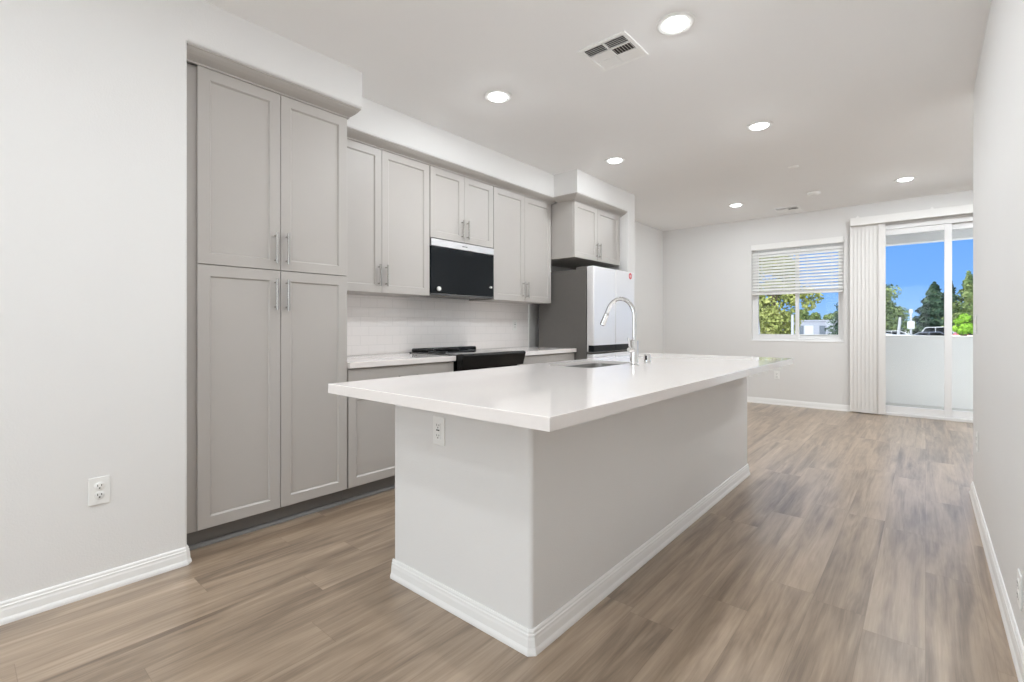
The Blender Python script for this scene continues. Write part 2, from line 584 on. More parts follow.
# ------------------------------------------------------------------ window_1
bm = NB()
fy0, fy1 = YF + 0.070, YF + 0.125
def rect_frame(bm, x0, x1, z0, z1, y0, y1, w, bev=0.003):
    box(bm, x0, x0 + w, y0, y1, z0, z1, bev)
    box(bm, x1 - w, x1, y0, y1, z0, z1, bev)
    box(bm, x0 + w, x1 - w, y0, y1, z0, z0 + w, bev)
    box(bm, x0 + w, x1 - w, y0, y1, z1 - w, z1, bev)
rect_frame(bm, WX0, WX1, WZ0, WZ1, fy0, fy1 + 0.02, 0.038)
win = struct('window_1', bm, 'vinyl')
bm = NB()
mid = (WX0 + WX1) / 2 + 0.01
rect_frame(bm, WX0 + 0.034, mid + 0.028, WZ0 + 0.034, WZ1 - 0.034, fy0 - 0.008, fy0 + 0.028, 0.046)
build('window_sash', bm, 'vinyl', win)
bm = NB()
rect_frame(bm, mid - 0.022, WX1 - 0.034, WZ0 + 0.034, WZ1 - 0.034, fy0 + 0.030, fy0 + 0.06, 0.036)
build('window_sash', bm, 'vinyl', win)
simple_box('window_pane', (WX0 + 0.07, mid - 0.01, fy0 + 0.006, fy0 + 0.010, WZ0 + 0.07, WZ1 - 0.07), 'glass', win)
simple_box('window_pane', (mid + 0.01, WX1 - 0.06, fy0 + 0.042, fy0 + 0.046, WZ0 + 0.06, WZ1 - 0.06), 'glass', win)
bm = NB(); box(bm, WX0 - 0.001, WX1 + 0.001, YF - 0.006, fy0, WZ0 - 0.012, WZ0 + 0.004, 0.003)
build('window_sill', bm, 'vinyl', win)

bm = NB()
rect_frame(bm, BX0, BX1, 0.0, BZ1, YK - 0.12, YK - 0.04, 0.06)
box(bm, (BX0 + BX1) / 2 - 0.035, (BX0 + BX1) / 2 + 0.035, YK - 0.12, YK - 0.04, 0.06, BZ1 - 0.06, 0.003)
win_fill = struct('window_fill', bm, 'vinyl')  # added glazing out of view, lets the brightened back sky fill the room
for x0, x1 in ((BX0 + 0.05, (BX0 + BX1) / 2 - 0.03), ((BX0 + BX1) / 2 + 0.03, BX1 - 0.05)):
    simple_box('window_pane', (x0, x1, YK - 0.085, YK - 0.080, 0.05, BZ1 - 0.05), 'glass', win_fill)

# slatted blind, drawn half way up
bl = thing('window_blind', 'white horizontal slat blind lowered half way over the far window', 'window blind',
           ((WX0 + WX1) / 2, YF + 0.03, 1.60))
hw = (WX1 - WX0) / 2 - 0.006
bz = WZ1 - 1.60
bm = NB()
box(bm, -hw, hw, -0.038, 0.03, bz - 0.062, bz - 0.002, 0.004)
build('headrail', bm, 'blind', bl)
bm = NB()
box(bm, -hw - 0.006, hw + 0.006, -0.050, -0.040, bz - 0.075, bz + 0.006, 0.003)
build('valance', bm, 'blind', bl)
bm = NB()
ns = 15
z = 0.082
slat_z = []
while z < bz - 0.085:
    slat_z.append(z); z += 0.0445
a = math.radians(45)
for z in slat_z:
    pts = [(-0.025, -0.0014), (0.0, 0.0006), (0.025, -0.0014), (0.025, 0.0014), (0.0, 0.0034), (-0.025, 0.0014)]
    rp = [(p[0] * math.cos(a) - p[1] * math.sin(a), p[0] * math.sin(a) + p[1] * math.cos(a) + z) for p in pts]
    prism(bm, rp, lambda p, d: (d, p[0], p[1]), -hw, hw)
for k in range(5):
    box(bm, -hw, hw, -0.026, 0.026, 0.032 + k * 0.0055, 0.0352 + k * 0.0055)
build('slats', bm, 'blind', bl)
bm = NB(); box(bm, -hw, hw, -0.027, 0.027, 0.004, 0.030, 0.004); build('bottom_rail', bm, 'blind', bl)
bm = NB()
for x in (-hw + 0.13, -hw + 0.42, hw - 0.42, hw - 0.13):
    for y in (-0.026, 0.026):
        tube(bm, [(x, y, 0.02), (x, y, bz - 0.06)], 0.0014, 6)
build('ladder_cord', bm, 'blind', bl)
bm = NB(); tube(bm, [(-hw + 0.07, -0.046, bz - 0.05), (-hw + 0.07, -0.05, 0.25)], 0.004, 8); build('tilt_wand', bm, 'blind', bl)

# ------------------------------------------------------------------ door_1: sliding glass door
bm = NB()
dy0 = YF + 0.02
box(bm, DX0, DX0 + 0.05, dy0, dy0 + 0.11, 0, DZ1, 0.003)
box(bm, DX1 - 0.05, DX1, dy0, dy0 + 0.11, 0, DZ1, 0.003)
box(bm, DX0 + 0.05, DX1 - 0.05, dy0, dy0 + 0.11, DZ1 - 0.055, DZ1, 0.003)
box(bm, DX0 + 0.05, DX1 - 0.05, dy0 - 0.01, dy0 + 0.11, 0, 0.035, 0.003)
door = struct('door_1', bm, 'vinyl')
def door_panel(x0, x1, y0, st):
    b_ = NB()
    y1 = y0 + 0.04
    z0, z1 = 0.036, DZ1 - 0.058
    box(b_, x0, x0 + st, y0, y1, z0, z1, 0.004)
    box(b_, x1 - st, x1, y0, y1, z0, z1, 0.004)
    box(b_, x0 + st, x1 - st, y0, y1, z0, z0 + 0.085, 0.004)
    box(b_, x0 + st, x1 - st, y0, y1, z1 - 0.070, z1, 0.004)
    p = build('door_panel', b_, 'vinyl', door)
    b_ = NB(); box(b_, x0 + st - 0.01, x1 - st + 0.01, y0 + 0.017, y0 + 0.022, z0 + 0.075, z1 - 0.06)
    build('door_pane', b_, 'glass', p)
    return p
door_panel(DX0 + 0.045, 0.243, dy0 + 0.012, 0.070)
dp = door_panel(0.176, DX1 - 0.045, dy0 + 0.060, 0.066)

# vertical blind, its vanes stacked at the left of the door
vb = thing('vertical_blind', 'vertical vane blind gathered at the left of the sliding glass door', 'door blind', (-0.56, YF - 0.08, 0.012))
bm = NB()
vx0, vx1 = -0.752 + 0.56, 1.20 + 0.56
box(bm, vx0, vx1, -0.022, -0.010, 2.448, 2.548, 0.003)
box(bm, vx0, vx0 + 0.010, -0.010, 0.08, 2.448, 2.548, 0.002)
box(bm, vx0, vx1, -0.010, 0.08, 2.534, 2.548)
build('valance', bm, 'blind', vb)
for cx_ in (-0.115, 0.62):
    bm = NB(); box(bm, cx_ - 0.016, cx_ + 0.016, -0.024, 0.02, 2.548, 2.558, 0.002); box(bm, cx_ - 0.007, cx_ + 0.007, -0.020, -0.008, 2.556, 2.572, 0.002)
    build('clip', bm, 'blind', vb)
bm = NB(); box(bm, vx0 + 0.02, vx1 - 0.02, 0.012, 0.052, 2.47, 2.515, 0.003); build('headrail', bm, 'vinyl', vb)
vane0 = None
nv = 8
for k in range(nv):
    x = vx0 + 0.034 + k * 0.0420
    if vane0 is None:
        bm = NB()
        pr = []
        for i in range(9):
            t = -1 + 2 * i / 8
            pr.append((0.043 * t, 0.004 * (1 - t * t)))
        outl = pr + [(p[0], p[1] + 0.0012) for p in reversed(pr)]
        prism(bm, outl, XY, 0.0, 2.475)
        vane0 = build('vane', bm, 'vane', vb, smooth=True)
        o = vane0
    else:
        o = vane0.copy(); COL.objects.link(o); o.parent = vb
    o.location = (x, 0.032, 0)
    o.rotation_euler = (0, 0, math.radians(9 if k < nv - 1 else 34))

# ------------------------------------------------------------------ balcony beyond the door
bm = NB(); box(bm, -3.6, 1.9, 7.983, 9.55, -0.20, -0.03); struct('floor_balcony', bm, 'deck')
bm = NB(); box(bm, -3.6, 3.4, 9.385, 9.53, -1.2, 0.985); box(bm, -3.6, 3.4, 9.37, 9.545, 0.985, 1.000, 0.004)
struct('wall_balcony', bm, 'stucco')
bm = NB(); box(bm, -3.6, 3.4, 7.983, 9.56, 2.515, 2.75); struct('ceiling_balcony', bm, 'stucco')
bm = NB(); box(bm, -3.6, 3.4, 9.36, 9.56, 2.392, 2.515); struct('beam_balcony', bm, 'stucco')
bm = NB(); box(bm, -3.7, -2.35, 7.983, 9.385, -0.03, 2.515); struct('wall_balcony_side', bm, 'stucco')

# ------------------------------------------------------------------ cabinet pieces
def door_bm(w, h, t=0.020, fr=0.056, dep=0.009):
    """shaker door in local axes: Y across, Z up, faces +X"""
    b_ = NB()
    box(b_, 0, t, 0, w, 0, h)
    bmesh.ops.recalc_face_normals(b_, faces=b_.faces[:])
    b_.normal_update()
    b_.faces.ensure_lookup_table()
    front = max(b_.faces, key=lambda f: f.calc_center_median().x)
    bmesh.ops.inset_individual(b_, faces=[front], thickness=fr, depth=0, use_even_offset=True)
    bmesh.ops.inset_individual(b_, faces=[front], thickness=0.008, depth=-dep, use_even_offset=True)
    bmesh.ops.inset_individual(b_, faces=[front], thickness=0.0005, depth=0)
    es = [ed for ed in b_.edges if all(v.co.x > t - 1e-5 for v in ed.verts) and
          (all(abs(v.co.y) < 1e-5 for v in ed.verts) or all(abs(v.co.y - w) < 1e-5 for v in ed.verts) or
           all(abs(v.co.z) < 1e-5 for v in ed.verts) or all(abs(v.co.z - h) < 1e-5 for v in ed.verts))]
    bmesh.ops.bevel(b_, geom=es, offset=0.002, segments=2, profile=0.5, affect='EDGES')
    return b_

def slab_bm(w, h, t=0.020):
    b_ = NB(); box(b_, 0, t, 0, w, 0, h, 0.002)
    return b_

def handle(parent, y, z, length=0.160, horizontal=False, x0=0.020):
    """bar pull; (y, z) is its middle in the door's axes"""
    b_ = NB()
    s = length / 2
    r = 0.0066
    if horizontal:
        tube(b_, [(x0 + 0.030, y - s, z), (x0 + 0.030, y + s, z)], r, 12)
        for k in (-1, 1):
            tube(b_, [(x0 - 0.001, y + k * (s - 0.019), z), (x0 + 0.030, y + k * (s - 0.019), z)], 0.0048, 10)
    else:
        tube(b_, [(x0 + 0.030, y, z - s), (x0 + 0.030, y, z + s)], r, 12)
        for k in (-1, 1):
            tube(b_, [(x0 - 0.001, y, z + k * (s - 0.019)), (x0 + 0.030, y, z + k * (s - 0.019))], 0.0048, 10)
    return build('handle', b_, 'chrome', parent, smooth=True)

def add_door(root, org, y0, y1, z0, z1, xf, hy=None, hz=None, hlen=0.160, name='door', shaker=True):
    """door on root (at org), world y0..y1, z0..z1, back plane xf; handle at world (hy, hz)"""
    b_ = door_bm(y1 - y0, z1 - z0) if shaker else slab_bm(y1 - y0, z1 - z0)
    d = build(name, b_, 'cab', root)
    d.location = (xf - org[0], y0 - org[1], z0 - org[2])
    if hy is not None:
        handle(d, hy - y0, hz - z0, hlen, horizontal=(name == 'drawer'))
    return d

CROWN = [(0.0, 0.0), (0.012, 0.0), (0.014, 0.008), (0.030, 0.014), (0.052, 0.024), (0.070, 0.036), (0.080, 0.046), (0.086, 0.048), (0.086, 0.056), (0.0, 0.056)]
def crown(root, org, path, z0, dx, dz, ysq=None):
    """crown moulding along path (world plan points), outward to the right of travel"""
    b_ = NB()
    prof = [(p[0] / 0.086 * dx, z0 - org[2] + p[1] / 0.056 * dz) for p in CROWN]
    sweep(b_, [(p[0] - org[0], p[1] - org[1]) for p in path], prof)
    if ysq is not None:          # a narrower return at the cabinet's far side
        for v in b_.verts:
            if v.co.y > ysq - org[1]:
                v.co.y = ysq - org[1] + (v.co.y - ysq + org[1]) * 0.48
    return build('crown_molding', b_, 'cab', root)

G = 0.0015
# ---------------- tall pantry cabinet
org = (-3.41, 0.748, 0.0)
pan = thing('pantry_cabinet', 'tall grey four-door pantry cabinet reaching the soffit beside the near left wall', 'cabinet', org)
def rel(x0, x1, y0, y1, z0, z1, o):
    return (x0 - o[0], x1 - o[0], y0 - o[1], y1 - o[1], z0 - o[2], z1 - o[2])
bm = NB()
box(bm, *rel(-3.41, -2.812, 0.748, 1.650, 0.100, 2.462, org), bev=0.0015)
build('body', bm, 'cab', pan)
SHOE = [(0.0, 0.0), (0.020, 0.0), (0.0195, 0.006), (0.0165, 0.012), (0.011, 0.017), (0.0, 0.019)]
def toe(root, org, y0, y1, xf=-2.858):
    b_ = NB()
    box(b_, *rel(-3.40, xf, y0, y1, 0, 0.100, org))
    sweep(b_, [(xf - org[0], y1 - org[1]), (xf - org[0], y0 - org[1])][::-1], SHOE)
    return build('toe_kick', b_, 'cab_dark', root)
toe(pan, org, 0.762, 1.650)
XD = -2.811
add_door(pan, org, 0.816, 1.2295 - G, 0.107, 1.4560, XD, 1.198, 1.319, 0.176)
add_door(pan, org, 1.2295 + G, 1.646, 0.107, 1.4560, XD, 1.261, 1.319, 0.176)
add_door(pan, org, 0.816, 1.2295 - G, 1.4600, 2.461, XD, 1.198, 1.583, 0.176)
add_door(pan, org, 1.2295 + G, 1.646, 1.4600, 2.461, XD, 1.261, 1.583, 0.176)
crown(pan, org, [(-2.795, 0.750), (-2.795, 1.650), (-2.975, 1.650)], 2.461, 0.088, 0.052, ysq=1.650)

# ---------------- wall cabinets
XU = -3.101
def wall_cab(label, y0, y1, z0, z1, split, hz, hlen=0.160, x_back=-3.41, xf=XU, dy0=0.004, dy1=0.004):
    o_ = (x_back, y0, z0)
    r = thing('wall_cabinet', label, 'cabinet', o_)
    b_ = NB(); box(b_, *rel(x_back, xf - 0.001, y0, y1, z0, z1, o_), bev=0.0015)
    build('body', b_, 'cab', r)
    add_door(r, o_, y0 + dy0, split - G, z0 + 0.002, z1 - 0.006, xf, split - 0.032, hz, hlen)
    add_door(r, o_, split + G, y1 - dy1, z0 + 0.002, z1 - 0.006, xf, split + 0.032, hz, hlen)
    return r, o_
ZU = 2.466
r, o_ = wall_cab('grey two-door wall cabinet between the pantry cabinet and the microwave', 1.652, 2.562, 1.389, ZU, 2.102, 1.520)
crown(r, o_, [(-3.083, 1.652), (-3.083, 2.562)], ZU - 0.008, 0.092, 0.046)
r, o_ = wall_cab('short grey two-door wall cabinet directly above the microwave', 2.563, 3.327, 1.872, ZU, 2.948, 1.985)
crown(r, o_, [(-3.083, 2.562), (-3.083, 3.327)], ZU - 0.008, 0.092, 0.046)
r, o_ = wall_cab('grey two-door wall cabinet between the microwave and the refrigerator', 3.328, 4.250, 1.389, ZU, 3.792, 1.508)
crown(r, o_, [(-3.083, 3.327), (-3.083, 4.250)], ZU - 0.008, 0.092, 0.046)
r, o_ = wall_cab('deep grey two-door cabinet mounted over the refrigerator', 4.262, 5.274, 1.868, 2.466, 4.730, 1.985, xf=-2.812, dy1=0.03)
crown(r, o_, [(-3.00, 4.262), (-2.795, 4.262), (-2.795, 5.274)], 2.458, 0.092, 0.053)

# ---------------- base cabinets
org = (-3.41, 1.652, 0.0)
bc = thing('base_cabinet', 'grey base cabinet with a wide drawer over two doors left of the stove', 'cabinet', org)
bm = NB(); box(bm, *rel(-3.41, -2.812, 1.652, 2.560, 0.100, 0.870, org), bev=0.0015); build('body', bm, 'cab', bc)
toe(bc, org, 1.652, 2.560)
add_door(bc, org, 1.656, 2.104 - G, 0.107, 0.722, XD, 2.070, 0.63)
add_door(bc, org, 2.104 + G, 2.556, 0.107, 0.722, XD, 2.138, 0.63)
add_door(bc, org, 1.656, 2.556, 0.7255, 0.864, XD, 2.106, 0.792, name='drawer', shaker=False)
org = (-3.41, 3.334, 0.0)
bc = thing('base_cabinet', 'grey base cabinet with two drawers between the stove and the refrigerator', 'cabinet', org)
bm = NB(); box(bm, *rel(-3.41, -2.812, 3.334, 4.264, 0.100, 0.870, org), bev=0.0015); build('body', bm, 'cab', bc)
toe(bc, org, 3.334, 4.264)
add_door(bc, org, 3.338, 3.809 - G, 0.107, 0.722, XD, 3.775, 0.63)
add_door(bc, org, 3.809 + G, 4.260, 0.107, 0.722, XD, 3.843, 0.63)
add_door(bc, org, 3.338, 3.809 - G, 0.7255, 0.864, XD, 3.573, 0.74, name='drawer', shaker=False)
add_door(bc, org, 3.809 + G, 4.260, 0.7255, 0.864, XD, 4.035, 0.74, name='drawer', shaker=False)

# ---------------- worktops on the wall run
bm = NB(); box(bm, -3.411, -2.768, 1.652, 2.563, 0.872, 0.911, 0.003)
tag(build('countertop', bm, 'quartz'), 'white quartz counter slab left of the black stove', 'countertop')
bm = NB(); box(bm, -3.411, -2.768, 3.331, 4.268, 0.872, 0.911, 0.003)
tag(build('countertop', bm, 'quartz'), 'white quartz counter slab between the stove and the refrigerator', 'countertop')

# ---------------- stove
org = (-3.38, 2.947, 0.0)
st = thing('stove', 'black slide-in electric stove with a smooth glass top', 'stove', org)
bm = NB(); box(bm, *rel(-3.38, -2.79, 2.567, 3.327, 0.03, 0.905, org), bev=0.003); build('body', bm, 'black', st)
bm = NB(); box(bm, *rel(-3.36, -2.745, 2.5655, 3.3285, 0.9055, 0.921, org), bev=0.004); build('cooktop', bm, 'cooktop', st)
for (bx_, by_, rr) in ((-3.20, 2.75, 0.085), (-3.20, 3.14, 0.105), (-2.93, 2.75, 0.115), (-2.93, 3.14, 0.085)):
    bm = NB(); lathe(bm, [(rr, 0.0), (rr, 0.0006), (rr - 0.003, 0.0006), (rr - 0.003, 0.0)], (bx_ - org[0], by_ - org[1], 0.9212), 40, caps=False)
    build('burner_ring', bm, 'steel', st)
# raised vent bar at the back
bm = NB()
box(bm, *rel(-3.36, -3.285, 2.585, 3.309, 0.915, 0.951, org), bev=0.014, seg=4)
build('vent_bar', bm, 'black', st, smooth=True)
# sloping control panel
bm = NB()
pts = [(-2.765, 0.923), (-2.715, 0.927), (-2.695, 0.921), (-2.690, 0.908), (-2.720, 0.805), (-2.765, 0.800)]
prism(bm, [(p[0] - org[0], p[1]) for p in pts], lambda p, d: (p[0], d, p[1]), 2.5655 - org[1], 3.3285 - org[1])
bmesh.ops.bevel(bm, geom=bm.edges[:], offset=0.005, segments=3, profile=0.5, affect='EDGES')
cp = build('control_panel', bm, 'black', st)
bm = NB(); box(bm, *rel(-2.790, -2.755, 2.569, 3.325, 0.205, 0.795, org), bev=0.004)
od = build('oven_door', bm, 'black', st)
bm = NB(); box(bm, *rel(-2.757, -2.752, 2.68, 3.21, 0.32, 0.66, org), bev=0.002); build('oven_window', bm, 'black_glass', od)
bm = NB()
tube(bm, [(-2.712 - org[0], 2.62 - org[1], 0.745), (-2.712 - org[0], 3.274 - org[1], 0.745)], 0.011, 14)
for y in (2.66, 3.234):
    tube(bm, [(-2.757 - org[0], y - org[1], 0.745), (-2.712 - org[0], y - org[1], 0.745)], 0.008, 10)
build('handle', bm, 'black', od, smooth=True)
bm = NB(); box(bm, *rel(-2.790, -2.757, 2.569, 3.325, 0.045, 0.198, org), bev=0.004); build('drawer', bm, 'black', st)
for dx_, dy_ in ((-3.30, 2.62), (-3.30, 3.27), (-2.84, 2.62), (-2.84, 3.27)):
    bm = NB(); lathe(bm, [(0.018, 0.0), (0.018, 0.012), (0.010, 0.014), (0.010, 0.035)], (dx_ - org[0], dy_ - org[1], 0), 12); build('foot', bm, 'rubber', st)

# ---------------- microwave
org = (-3.41, 2.945, 1.400)
mw = thing('microwave', 'black over-the-range microwave with a stainless top strip', 'microwave', org)
bm = NB(); box(bm, *rel(-3.41, -3.095, 2.566, 3.324, 1.402, 1.870, org), bev=0.003); build('body', bm, 'black', mw)
bm = NB(); box(bm, *rel(-3.096, -3.072, 2.567, 3.323, 1.806, 1.868, org), bev=0.003); strip = build('top_strip', bm, 'steel', mw)
bm = NB()
for k, wd in enumerate((0.010, 0.007, 0.010, 0.006, 0.009, 0.008)):
    y = 2.918 + k * 0.0105
    box(bm, *rel(-3.073, -3.0712, y, y + wd, 1.833, 1.842, org))
build('logo', bm, 'badge', strip)
bm = NB(); box(bm, *rel(-3.096, -3.074, 2.567, 3.323, 1.418, 1.803, org), bev=0.004); md_ = build('door', bm, 'black_glass', mw)
bm = NB(); box(bm, *rel(-3.096, -3.078, 2.567, 3.323, 1.402, 1.416, org), bev=0.002); build('bottom_lip', bm, 'badge', mw)
for y, s in ((2.635, 1.0), (3.262, 0.55)):
    bm = NB()
    lathe(bm, [(0.006 * s, 0.0), (0.006 * s, 0.012), (0.017 * s, 0.014), (0.019 * s, 0.022), (0.017 * s, 0.030), (0.010 * s, 0.032)],
          (-3.075 - org[0], y - org[1], (1.452 if s == 1 else 1.500) - org[2]), 20, 'X')
    build('white_cap', bm, 'plastic', mw, smooth=True)  # small white caps near the lower corners of the glass

# ---------------- refrigerator
org = (-3.28, 4.735, 0.0)
fr = thing('refrigerator', 'stainless four-door refrigerator with dark grey sides in the niche', 'refrigerator', org)
FY0, FY1, FXB, FXF = 4.282, 5.190, -2.664, -2.570
bm = NB(); box(bm, *rel(-3.28, FXB, FY0, FY1, 0.03, 1.735, org), bev=0.006); build('body', bm, 'fridge_side', fr)
fm = (FY0 + FY1) / 2
def fridge_door(y0, y1, z0, z1, name='door'):
    b_ = NB(); box(b_, *rel(FXB + 0.006, FXF, y0, y1, z0, z1, org), bev=0.012, seg=3)
    return build(name, b_, 'fridge_front', fr, smooth=True)
d1 = fridge_door(FY0, fm - 0.003, 0.872, 1.762)
d2 = fridge_door(fm + 0.003, FY1, 0.872, 1.762)
fridge_door(FY0, fm - 0.003, 0.06, 0.853)
fridge_door(fm + 0.003, FY1, 0.06, 0.853)
for y0, y1, d in ((FY0 - 0.0015, fm - 0.004, d1), (fm + 0.004, FY1 - 0.004, d2)):
    bm = NB(); box(bm, *rel(FXB + 0.03, FXF + 0.0025, y0, y1, 0.876, 0.944, org), bev=0.002)
    build('handle_recess', bm, 'black_glass', d)
bm = NB(); box(bm, *rel(FXB, FXF - 0.03, FY0 + 0.01, FY1 - 0.01, 0.02, 0.9, org)); build('inner_frame', bm, 'fridge_side', fr)
for y in (FY0 + 0.06, FY1 - 0.06):
    bm = NB(); box(bm, *rel(-2.80, -2.60, y - 0.035, y + 0.035, 1.735, 1.765, org), bev=0.006); build('hinge_cover', bm, 'fridge_side', fr)
for y in (FY0 + 0.05, FY1 - 0.05):
    for x in (-3.2, -2.72):
        bm = NB(); lathe(bm, [(0.02, 0.0), (0.02, 0.035)], (x - org[0], y - org[1], 0), 12); build('foot', bm, 'rubber', fr)
bm = NB()
lathe(bm, [(0.036, 0.0), (0.036, 0.0012)], (FXF - org[0] + 0.0002, 5.082 - org[1], 1.715), 32, 'X')
sk = build('sticker', bm, 'sticker', d2)
tag(sk, 'round red sticker')
bm = NB()
for z, wd in ((1.724, 0.034), (1.714, 0.042), (1.704, 0.028)):
    box(bm, *rel(FXF + 0.0013, FXF + 0.0019, 5.082 - wd / 2, 5.082 + wd / 2, z - 0.0025, z + 0.0025, org))
build('sticker_print', bm, 'plastic', d2)

def rrect(x0, x1, y0, y1, r, seg=6):
    out = []
    for cx_, cy_, a0 in ((x1 - r, y1 - r, 0), (x0 + r, y1 - r, 90), (x0 + r, y0 + r, 180), (x1 - r, y0 + r, 270)):
        for k in range(seg + 1):
            t = math.radians(a0 + 90 * k / seg)
            out.append((cx_ + r * math.cos(t), cy_ + r * math.sin(t)))
    return out
def ring_fill(bm, outer, inner, z0, z1):
    """a slab with a hole: outer and inner outlines filled, then raised from z0 to z1"""
    eds = []
    for L_ in (outer, inner):
        vsl = [bm.verts.new((p[0], p[1], z0)) for p in L_]
        eds += [bm.edges.new((vsl[i], vsl[(i + 1) % len(vsl)])) for i in range(len(vsl))]
    bmesh.ops.triangle_fill(bm, use_beauty=True, use_dissolve=False, edges=eds)
    res = bmesh.ops.extrude_face_region(bm, geom=bm.faces[:])
    for v in res['geom']:
        if isinstance(v, bmesh.types.BMVert):
            v.co.z = z1
    bmesh.ops.recalc_face_normals(bm, faces=bm.faces[:])

# ------------------------------------------------------------------ kitchen island
IX0, IX1, IY0, IY1 = -1.842, -1.042, 1.319, 4.011
org = (-1.442, 2.665, 0.0)
isl = thing('kitchen_island', 'long white drywall kitchen island under the quartz slab', 'kitchen island', org)
c = 0.010
outl = [(IX0, IY0 + c), (IX0 + c, IY0), (IX1 - c, IY0), (IX1, IY0 + c), (IX1, IY1 - c), (IX1 - c, IY1), (IX0 + c, IY1), (IX0, IY1 - c)]
pts = [(IX0, IY0), (IX1, IY0), (IX1, IY1), (IX0, IY1)]
for i in (3, 2, 1, 0):
    if i == 0:
        pts = pts[1:] + pts[:1]
        pts = round_pts(pts, len(pts) - 1, 0.016)
    else:
        pts = round_pts(pts, i, 0.016)
bm = NB()
ring_fill(bm, [(p[0] - org[0], p[1] - org[1]) for p in pts], rrect(-0.33, 0.36, -1.28, 1.28, 0.01), 0, 0.8855)
build('body', bm, 'wall', isl, smooth=True)
bp = [(IX0, IY0), (IX0 + 0.012, IY0), (IX1 - c, IY0), (IX1, IY0 + c), (IX1, IY1 - c), (IX1 - c, IY1), (IX0, IY1)]
bm = NB(); sweep(bm, [(p[0] - org[0], p[1] - org[1]) for p in [(IX0, IY0), (IX1 - c, IY0), (IX1, IY0 + c), (IX1, IY1 - c), (IX1 - c, IY1), (IX0, IY1)]], BASE)
build('baseboard', bm, 'trim', isl)

# island slab with the sink cut-out
SX0, SX1, SY0, SY1 = -1.745, -1.425, 2.345, 2.925
CX0, CX1, CY0, CY1, CZ0, CZ1 = -1.861, -0.7385, 1.011, 4.037, 0.868, 0.906
bm = NB()
inner = rrect(SX0, SX1, SY0, SY1, 0.055)
outer = [(CX0, CY0), (CX1, CY0), (CX1, CY1), (CX0, CY1)]
ring_fill(bm, outer, inner, 0.886, CZ1)
es = [ed for ed in bm.edges if len(ed.link_faces) == 2 and max(v.co.z for v in ed.verts) > 0.9 and ed.calc_face_angle(0) > 1.0 and
      all(abs(v.co.x - CX0) < 1e-4 or abs(v.co.x - CX1) < 1e-4 or abs(v.co.y - CY0) < 1e-4 or abs(v.co.y - CY1) < 1e-4 for v in ed.verts)]
bmesh.ops.bevel(bm, geom=es, offset=0.0025, segments=2, profile=0.5, affect='EDGES')
bm2 = NB()
ring_fill(bm2, outer, [(CX0 + 0.014, CY0 + 0.04), (CX1 - 0.04, CY0 + 0.04), (CX1 - 0.04, CY1 - 0.02), (CX0 + 0.014, CY1 - 0.02)], CZ0, 0.886)
me2 = bpy.data.meshes.new('countertop_edge'); bm2.to_mesh(me2); bm2.free(); bm.from_mesh(me2); bpy.data.meshes.remove(me2)
tag(build('countertop', bm, 'quartz'), 'long white quartz slab on the kitchen island with the sink cut-out', 'countertop')

# sink under the cut-out
org = ((SX0 + SX1) / 2, (SY0 + SY1) / 2, 0.66)
sk = thing('sink', 'stainless undermount sink set into the island slab', 'sink', org)
bm = NB()
rings = []
for (ex, z, r) in ((0.020, 0.8858, 0.07), (0.002, 0.8858, 0.058), (0.001, 0.882, 0.057), (-0.004, 0.72, 0.055), (-0.014, 0.69, 0.055), (-0.040, 0.678, 0.045)):
    rr = rrect(SX0 - ex, SX1 + ex, SY0 - ex, SY1 + ex, r)
    rings.append([bm.verts.new((p[0] - org[0], p[1] - org[1], z - org[2])) for p in rr])
for a_, b_ in zip(rings, rings[1:]):
    n = len(a_)
    for k in range(n):
        bm.faces.new((a_[k], a_[(k + 1) % n], b_[(k + 1) % n], b_[k]))
bm.faces.new(rings[-1])
o = build('basin', bm, 'basin', sk, smooth=True)
bm = NB(); lathe(bm, [(0.045, 0.0), (0.045, 0.003), (0.030, 0.004), (0.028, 0.001), (0.006, 0.001), (0.005, 0.006)], (0, 0.0, 0.0185), 28); build('drain', bm, 'chrome', sk, smooth=True)

# faucet
org = (-1.330, 2.680, CZ1)
fc = thing('faucet', 'tall chrome gooseneck pull-down faucet at the island sink', 'faucet', org)
bm = NB()
lathe(bm, [(0.027, 0.0), (0.027, 0.006), (0.0235, 0.010), (0.0225, 0.012), (0.0235, 0.012), (0.0235, 0.146), (0.021, 0.151), (0.014, 0.154)], (0, 0, 0), 28)
build('base', bm, 'chrome_bright', fc, smooth=True)
bm = NB()
P = [(0, 0, 0.14), (0, 0, 0.20), (0, 0, 0.296)]
R_ = 0.088
for k in range(1, 15):
    t = PI * (k / 14.0) * 0.885
    P.append((-R_ + R_ * math.cos(t), -0.012 * k / 14, 0.296 + R_ * 1.22 * math.sin(t)))
end = Vector(P[-1]); dirv = (end - Vector(P[-2])).normalized()
P.append(tuple(end + dirv * 0.02))
tube(bm, P, 0.0125, 16)
build('spout', bm, 'chrome_bright', fc, smooth=True)
bm = NB()
s0 = end + dirv * 0.015
tube(bm, [s0, s0 + dirv * 0.006, s0 + dirv * 0.02, s0 + dirv * 0.070, s0 + dirv * 0.080, s0 + dirv * 0.083], [0.0125, 0.0145, 0.0150, 0.0175, 0.0180, 0.0150], 18)
hd = build('spray_head', bm, 'chrome_bright', fc, smooth=True)
bm = NB()
tube(bm, [s0 + dirv * 0.0825, s0 + dirv * 0.085], [0.013, 0.013], 16); build('nozzle', bm, 'slot', hd)
bm = NB()
tube(bm, [(0, -0.018, 0.095), (0, -0.062, 0.095), (0, -0.069, 0.095)], [0.0155, 0.0155, 0.012], 18)
lv = build('valve', bm, 'chrome_bright', fc, smooth=True)
bm = NB()
